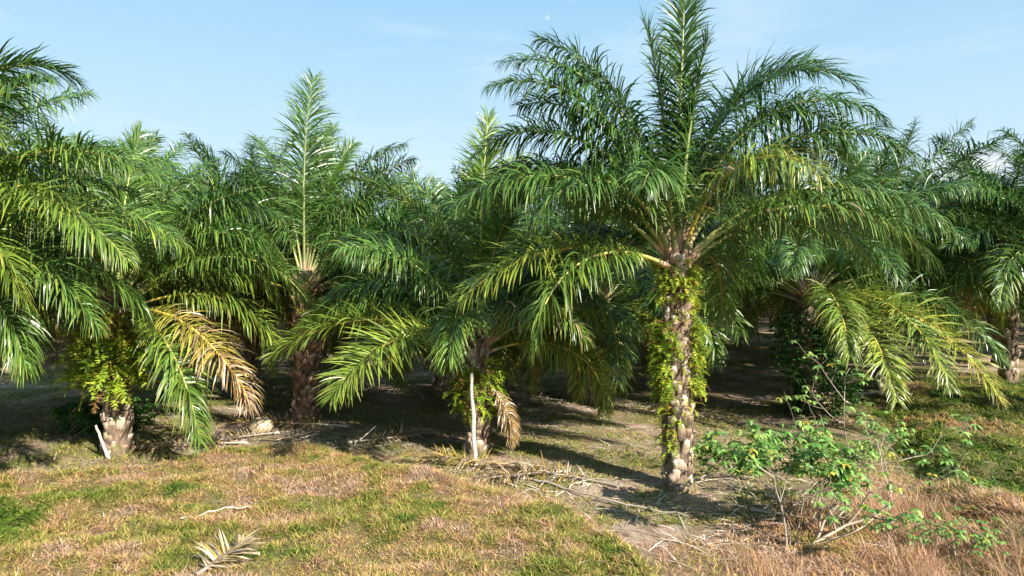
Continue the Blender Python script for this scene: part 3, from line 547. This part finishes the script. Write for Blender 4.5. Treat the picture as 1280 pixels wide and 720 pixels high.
fallen(-6.9, 17.6, 190, 3.0, .97, 'bleached grey fallen frond on the pale patch right of the left palm', seed=3, dead=.6)
fallen(-6.4, 18.6, 215, 2.6, .95, 'second bleached frond crossing the pale patch by the left palm', seed=4, dead=.6)
fallen(4.4, 12.4, -35, 1.8, .98, 'grey weathered frond heap in front of the shrubs, left of their stems', seed=5, leaf=.5, dead=.7)
fallen(4.9, 12.9, -60, 1.8, .97, 'weathered frond overlapping the grey heap near the tallest trunk', seed=6, leaf=.5, dead=.7)
fallen(2.2, 14.0, 150, 3.2, .98, 'bleached fallen frond on the bare soil left of the tallest trunk', seed=7, dead=.7)
fallen(1.2, 14.9, 195, 2.2, .96, 'pale fallen frond beside the orange one, nearer the tallest palm', seed=8, dead=.7)
fallen(1.5, 13.0, 140, 2.3, .90, 'grey rib of a fallen frond along the edge of the grassy bank', seed=9, leaf=.15, sparse_=0) if False else None
fallen(-4.3, 9.1, 75, 1.2, .93, 'straw coloured dead frond in the grass at the bottom edge', seed=10, leaf=.55, dead=.5, rad=.03)
fallen(0.5, 24.5, 170, 3.6, .92, 'dead frond in the dim frond pile behind the short middle palm', seed=11, dead=.5)
fallen(1.8, 23.6, 150, 3.4, .9, 'dead frond at the right of the dim frond pile', seed=12, dead=.5)
fallen(11.5, 23.2, 200, 3.0, .85, 'brown fallen frond on the mound under the golden ribbed fronds', seed=13, dead=.5)
fallen(11.0, 20.4, 190, 3.0, .85, 'brown fallen frond in front of the golden ribbed palm', seed=14, dead=.5)
fallen(-14.0, 20.8, 20, 3.0, .95, 'grey frond pile at far left behind the dark ferns', seed=15, dead=.6)
fallen(-4.3, 17.6, 20, 2.6, .93, 'pale frond scrap at the foot of the knobbly trunk', seed=16, dead=.6)
# white pole
WHITE = plain('weathered_white_wood', (0.52, 0.48, 0.42), 0.75, .3, (0.30, .26, .21), 20)
g = Geo(); zp = gz(-.86, 15.6); P = np.linspace([-.84, 15.55, zp-.1], [-.97, 16.1, zp+2.05], 14)
P[:, 0] += .012*np.sin(np.arange(14)*1.1); V, F_ = tube(P, np.linspace(.056, .042, 14), 8); g.add(V, F_, .5, .5)
tag(g.obj('pole', WHITE), 'slim white pole leaning on the short middle palm', 'pole')
def stick(p0, p1, r, mat, name, label, cat='stick', wob=.02):
    p0 = np.array([p0[0], p0[1], gz(p0[0], p0[1])+p0[2]]); p1 = np.array([p1[0], p1[1], gz(p1[0], p1[1])+p1[2]])
    P = np.linspace(p0, p1, 9) + np.random.RandomState(int(abs(p0[0])*100)).normal(0, wob, (9, 3)); g = Geo(); V, F_ = tube(P, np.linspace(r, r*.6, 9), 7); g.add(V, F_, .9, .6)
    tag(g.obj(name, mat), label, cat)
stick((-9.75, 16.35, -.02), (-10.15, 16.5, .8), .045, WHITE, 'frond_stalk', 'curved white frond stalk leaning on the left palm trunk', 'stalk', .01)
stick((-4.1, 17.0, .02), (-3.5, 17.4, .55), .02, BARK, 'stick', 'thin pale stick poking up from the bank crest', wob=.01)
stick((1.6, 13.3, .06), (3.2, 12.2, .08), .022, BARK, 'branch', 'long thin grey rib lying along the bare soil edge', 'stick')
stick((11.0, 24.5, .1), (14.0, 23.5, .2), .06, BARK, 'branch', 'dark brown dead branch behind the golden ribbed fronds', 'stick', .04)
stick((.4, 14.5, .05), (1.7, 13.2, .08), .03, BARK, 'branch', 'grey rib lying below the white pole toward the bank edge', 'stick')
stick((-5.6, 11.4, .05), (-4.6, 11.8, .08), .016, WHITE, 'stick', 'short bleached stick lying in the foreground grass', 'stick')
def stone(x, y, s, label):
    rg = np.random.RandomState(4); na, nb = 14, 9; V = []
    for i in range(nb):
        b = -math.pi/2+math.pi*i/(nb-1)
        for j in range(na):
            a = 2*math.pi*j/na; k = 1+.35*(vnoise(a*1.4+3, b*2+5)-.5)+rg.uniform(-.05, .05)
            V.append((s[0]*k*math.cos(a)*math.cos(b)**.8 if math.cos(b) > 0 else 0, s[1]*k*math.sin(a)*math.cos(b), s[2]*k*math.sin(b)))
    F_ = [(i*na+j, i*na+(j+1) % na, (i+1)*na+(j+1) % na, (i+1)*na+j) for i in range(nb-1) for j in range(na)]
    g = Geo(); g.add(V, F_, .5, .5); tag(g.obj('stump', plain('cut_wood', (.62, .52, .34), .8, .5, (.30, .20, .10), 6), loc=(x, y, gz(x, y)+s[2]*.6), smooth=False), label, 'stump')
stone(-7.0, 18.9, (.34, .28, .26), 'pale cut stump on the ground left of the knobbly trunk')

# ---------------------------------------------------------------- broadleaf shrubs
def leaf_star(rg, P, n=6, L=.13, age=.35, w=.045, yellow=.06):
    """one leaf per point: a few drooping leaflets from one stalk tip"""
    m = len(P); a = (np.arange(n)[None]*2*np.pi/n + rg.uniform(0, 6.28, (m, 1)) + rg.normal(0, .15, (m, n)))
    D = np.stack([np.cos(a), np.sin(a), rg.uniform(-.6, .2, (m, n))], -1).reshape(-1, 3); PP = np.repeat(P, n, 0)
    W = np.cross(D, np.array([0, 0, 1.0])) + rg.normal(0, .3, D.shape)
    V, F_ = strips(PP, D, W, (L*rg.uniform(.7, 1.2, (m, 1))*np.ones((1, n))).ravel(), w*rg.uniform(.8, 1.2, m*n), 3, .35, [.2, 1, .8, .05])
    ag = np.repeat(np.clip(age+rg.normal(0, .1, m), 0, .6), n); y = np.repeat(rg.rand(m) < yellow, n); ag[y] = .8
    return V, F_, np.repeat(ag, 8), np.repeat(rg.rand(m*n), 8)
def grow(rg, p, d, L, r, depth, tubes, tips, up=.12, spread=.6):
    m = 6; P = [np.array(p, float)]; d = nrm(np.array(d, float))
    for k in range(m):
        d = nrm(d + rg.normal(0, .13, 3) + np.array([0, 0, up])); P.append(P[-1]+d*L/m)
    tubes.append((np.array(P), np.linspace(r, r*.6, m+1)))
    if depth == 0:
        for q in P[3:]: tips.append(q)
        return
    for c in range(rg.randint(2, 4)):
        i = rg.randint(3, m+1); nd = nrm(d + rg.normal(0, spread, 3)); nd[2] = abs(nd[2])*.5+.05
        grow(rg, P[i], nd, L*rg.uniform(.55, .8), r*.55, depth-1, tubes, tips, up*.6, spread)
def shrub(x, y, stems, label, seed, leaves=5, age=.38, L=.13, depth=3, jit=.1, n=6, w=.045, bark=.7, keep=1.0):
    rg = np.random.RandomState(seed); tubes, tips = [], []
    for (dx, dy, d, ln, r) in stems: grow(rg, (dx, dy, gz(x+dx, y+dy)-gz(x, y)-.03), d, ln, r, depth, tubes, tips)
    root = empty('shrub', (x, y, gz(x, y)), label, 'shrub', 'broadleaf shrubs')
    b = Geo()
    for P, r in tubes: V, F_ = tube(P, r, 5); b.add(V, F_, bark, rg.rand())
    b.obj('branches', BARK, root)
    tips = [q for q in tips if rg.rand() < keep]
    T = np.repeat(np.array(tips), leaves, 0); T = T+rg.normal(0, jit, T.shape); T[:, 2] = np.maximum(T[:, 2], .05)
    g = Geo(); g.add(*leaf_star(rg, T, n, L, age, w)); g.obj('foliage', BROAD, root)
    return root
shrub(4.35, 10.7, [(0, 0, (.22, .3, 1), 1.2, .022), (0.1, .1, (.35, .5, 1), 1.05, .015), (.15, .1, (.6, .3, .9), 1.0, .013)], 'left shrub with drooping compound leaves spreading over the bare soil on thin stems', 41, leaves=2, age=.47, L=.15, w=.055, jit=.09)
shrub(4.75, 10.9, [(0, 0, (1, .2, .35), 1.2, .034), (.1, 0, (.9, .8, .5), 1.7, .024), (.2, .05, (1, -.1, .25), 1.6, .022), (.3, .3, (.8, .6, 1), 1.2, .02)], 'right shrub with pale leaning branch and scattered yellow leaves in the dead grass', 42, leaves=1, age=.5, L=.13, w=.045, jit=.09, keep=.8)
shrub(7.0, 10.6, [(0, 0, (-.1, 0, 1), .5, .012), (.1, .1, (.4, 0, 1), .5, .012), (-.2, .1, (-.4, .2, 1), .45, .01)], 'low bright leafy shrub at the foot of the right shrub', 43, leaves=1, age=.45, L=.09, depth=2, w=.035)
rgd = np.random.RandomState(9)
def climber(x, y, h, r, n, label, age=.02, seed=3, L=.14):
    rg = np.random.RandomState(seed); a = rg.uniform(0, 6.28, n); z = rg.uniform(.1, h, n)**1.0; rr = r*(.55+.6*rg.rand(n))*(1+.5*np.sin(z*2.2+a))
    P = np.stack([rr*np.cos(a), rr*np.sin(a), z], -1); root = empty('climbing_shrub', (x, y, gz(x, y)), label, 'shrub')
    g = Geo(); g.add(*leaf_star(rg, P, 4, L, age, .07, .0)); g.obj('foliage', BROAD, root)
    b = Geo()
    for k in range(9):
        aa = rg.uniform(0, 6.28); P2 = [(r*.7*math.cos(aa+q*.25), r*.7*math.sin(aa+q*.25), q*h/8) for q in range(9)]; V, F_ = tube(P2, .015, 4); b.add(V, F_, .3, .5)
    b.obj('stems', BARK, root)
climber(9.3, 21.0, 3.2, .85, 1500, 'dark broadleaf climber smothering the trunk of the golden ribbed palm')
climber(-11.6, 18.9, .8, .9, 500, 'low dark green bush behind the left palm trunk', seed=5, age=.15)
climber(-12.4, 19.3, .7, .8, 400, 'dark bush at the left of the low bush pair', seed=6, age=.12)

# ---------------------------------------------------------------- grass, dead grass, litter
def infan(x, y, m=2.5): return np.abs(x) < .76*y+m
def blades(name, n, xr, yr, mask, agef, hgt, wid, mat, label, cat, seed, g=.35, flat=(.3, 1.2), K=2, clump=0.0, jit=.13):
    rg = np.random.RandomState(seed); x = rg.uniform(*xr, n); y = yr[0]+(yr[1]-yr[0])*rg.rand(n)**1.25
    if clump > 0:
        c = rg.randint(0, n//14+1, n); cx, cy = x[c], y[c]; x = cx+rg.normal(0, clump, n); y = cy+rg.normal(0, clump, n)
    k = (rg.rand(n) < mask(x, y)) & infan(x, y); x, y = x[k], y[k]; n = len(x)
    a = rg.uniform(0, 6.28, n); D = np.stack([np.cos(a), np.sin(a), rg.uniform(*flat, n)], -1); W = np.stack([-np.sin(a), np.cos(a), rg.normal(0, .3, n)], -1)
    P = np.stack([x, y, height(x, y)-.01], -1); hh = hgt(x, y)*rg.uniform(.5, 1.4, n)
    V, F_ = strips(P, D, W, hh, wid*rg.uniform(.6, 1.4, n), K, g, PROF2 if K == 2 else [1, .1])
    ag = np.clip(agef(x, y)+rg.normal(0, jit, n), 0, 1)
    g_ = Geo(); g_.add(V, F_, np.repeat(ag, (K+1)*2), np.repeat(rg.rand(n), (K+1)*2)); return tag(g_.obj(name, mat), label, cat, kind='stuff')
def bank_age(x, y):
    a = .66+.9*(fbm(x, y, .6, 5)-.5)+1.3*(fbm(x+9, y, 2.2, 4)-.5)
    a = a-.42*np.exp(-((x+8.5)**2/.8+(y-11.0)**2/.8))-.35*np.exp(-((x+6.2)**2/.3+(y-12.9)**2/.2))-.3*np.exp(-((x-.0)**2/2.+(y-9.6)**2/.3))
    return a + .35*redzone(x, y)
blades('bank_grass', 460000, (-13, 3.2), (7.5, 17.6), lambda x, y: np.maximum(bank(x, y), .3*sst(1.5, -.2, y-crest(x)+1.6*(fbm(x, y, 1.4, 3)-.5)))*(.45+.55*sst(.3, .5, fbm(x, y+3, 1.3, 3))), bank_age, lambda x, y: .07+.13*sst(.3, .75, fbm(x, y, 3.1, 2)), .0095, GRASS, 'dense mixed green and straw grass covering the foreground bank', 'grass', 21, jit=.19)
blades('bright_weeds', 32000, (-10.5, -6.5), (9.5, 13.5), lambda x, y: sst(.35, .5, np.exp(-((x+8.6)**2/1.0+(y-11.0)**2/.7))*.9+.4*(fbm(x, y, 1.5, 3)-.4)), lambda x, y: .2+0*x, lambda x, y: .10+0*x, .032, GRASS, 'vivid green low weeds at the lower left corner', 'weeds', 22, flat=(.2, .8))
blades('dead_grass', 120000, (-3, 9.5), (8, 17), lambda x, y: redzone(x, y)*.9*(.35+.65*sst(.35, .5, fbm(x+5, y, 1.2, 3))), lambda x, y: .86-.25*sst(.55, .7, fbm(x, y+8, 1., 3)), lambda x, y: .15+.12*sst(4, 7, x), .011, GRASS, 'russet dead grass round the shrubs and bank foot', 'grass', 23)
def scrub_age(x, y): return .2+.9*(fbm(x, y, 2.0, 2)-.5)+.5*sst(.56, .64, fbm(x+3, y+3, .6, 4))
blades('scrub_grass', 260000, (5.5, 26), (8, 31), lambda x, y: scrub(x, y), scrub_age, lambda x, y: .10+.20*fbm(x, y, 1.9, 2), .016, GRASS, 'tall rough green scrub grass along the right side', 'grass', 24, clump=.05, flat=(-.1, 1.6), g=.6)
blades('scrub_weeds', 30000, (5.5, 26), (8, 31), lambda x, y: scrub(x, y)*sst(.48, .58, fbm(x+33, y, .8, 3)), lambda x, y: .16+0*x, lambda x, y: .16+0*x, .05, BROAD, 'low leafy weeds in the scrub along the right side', 'weeds', 27, flat=(0, 1), clump=.07)
blades('ground_weeds', 330000, (-22, 20), (12, 42), lambda x, y: (1-bank(x, y))*(1-scrub(x, y))*(.08+.92*sst(.44, .54, fbm(x+20, y+4, .55, 5))), lambda x, y: .16+.35*(fbm(x, y, 1, 2)), lambda x, y: .06+.11*fbm(x, y, 1.8, 2), .017, GRASS, 'short sparse weeds and moss between the palm trunks', 'weeds', 25)
blades('leaf_litter', 190000, (-22, 20), (9, 42), lambda x, y: (1-bank(x, y)*.93)*(1-.8*scrub(x, y))*(.2+.8*sst(.42, .56, fbm(x+60, y+30, .6, 5))), lambda x, y: .25+.8*fbm(x, y, .7, 3), lambda x, y: .28+0*x, .015, LITTER, 'dry palm leaflets and litter strewn over the bare soil', 'leaf litter', 26, g=.1, flat=(-.03, .12))
blades('dead_brush', 16000, (3, 8.2), (9, 13.5), lambda x, y: redzone(x, y)*sst(.45, .6, fbm(x+7, y+2, 1.3, 3)), lambda x, y: .88+0*x, lambda x, y: .38+0*x, .007, GRASS, 'tangled russet dead brush round the shrub stems', 'dead brush', 29, flat=(.2, 2.5), clump=.12, g=.25)
PATCH = [(-7.6, 17.6, 1.4, .9), (-12.5, 21.5, 2, 1.5), (1.3, 14.3, 1.6, .5), (4.6, 12.6, .5, .35), (-4.9, 17.9, .8, .4), (1.5, 23.5, 4, 2), (3.2, 11.3, 1, .5)]
blades('frond_rib_litter', 42000, (-20, 18), (9, 36), lambda x, y: (1-bank(x, y))*(1-scrub(x, y))*np.maximum(.6*sst(.5, .62, fbm(x+60, y+30, .35, 3)), np.maximum.reduce([np.exp(-((x-a)**2/w+(y-b)**2/v)) for a, b, w, v in PATCH])), lambda x, y: .5+.5*fbm(x, y, .7, 3)+.35*np.maximum.reduce([np.exp(-((x-a)**2/w+(y-b)**2/v)) for a, b, w, v in PATCH]), lambda x, y: .55+0*x, .022, LITTER, 'pale dead rib pieces heaped in patches on the soil', 'leaf litter', 28, g=.12, flat=(0, .25), clump=.25)
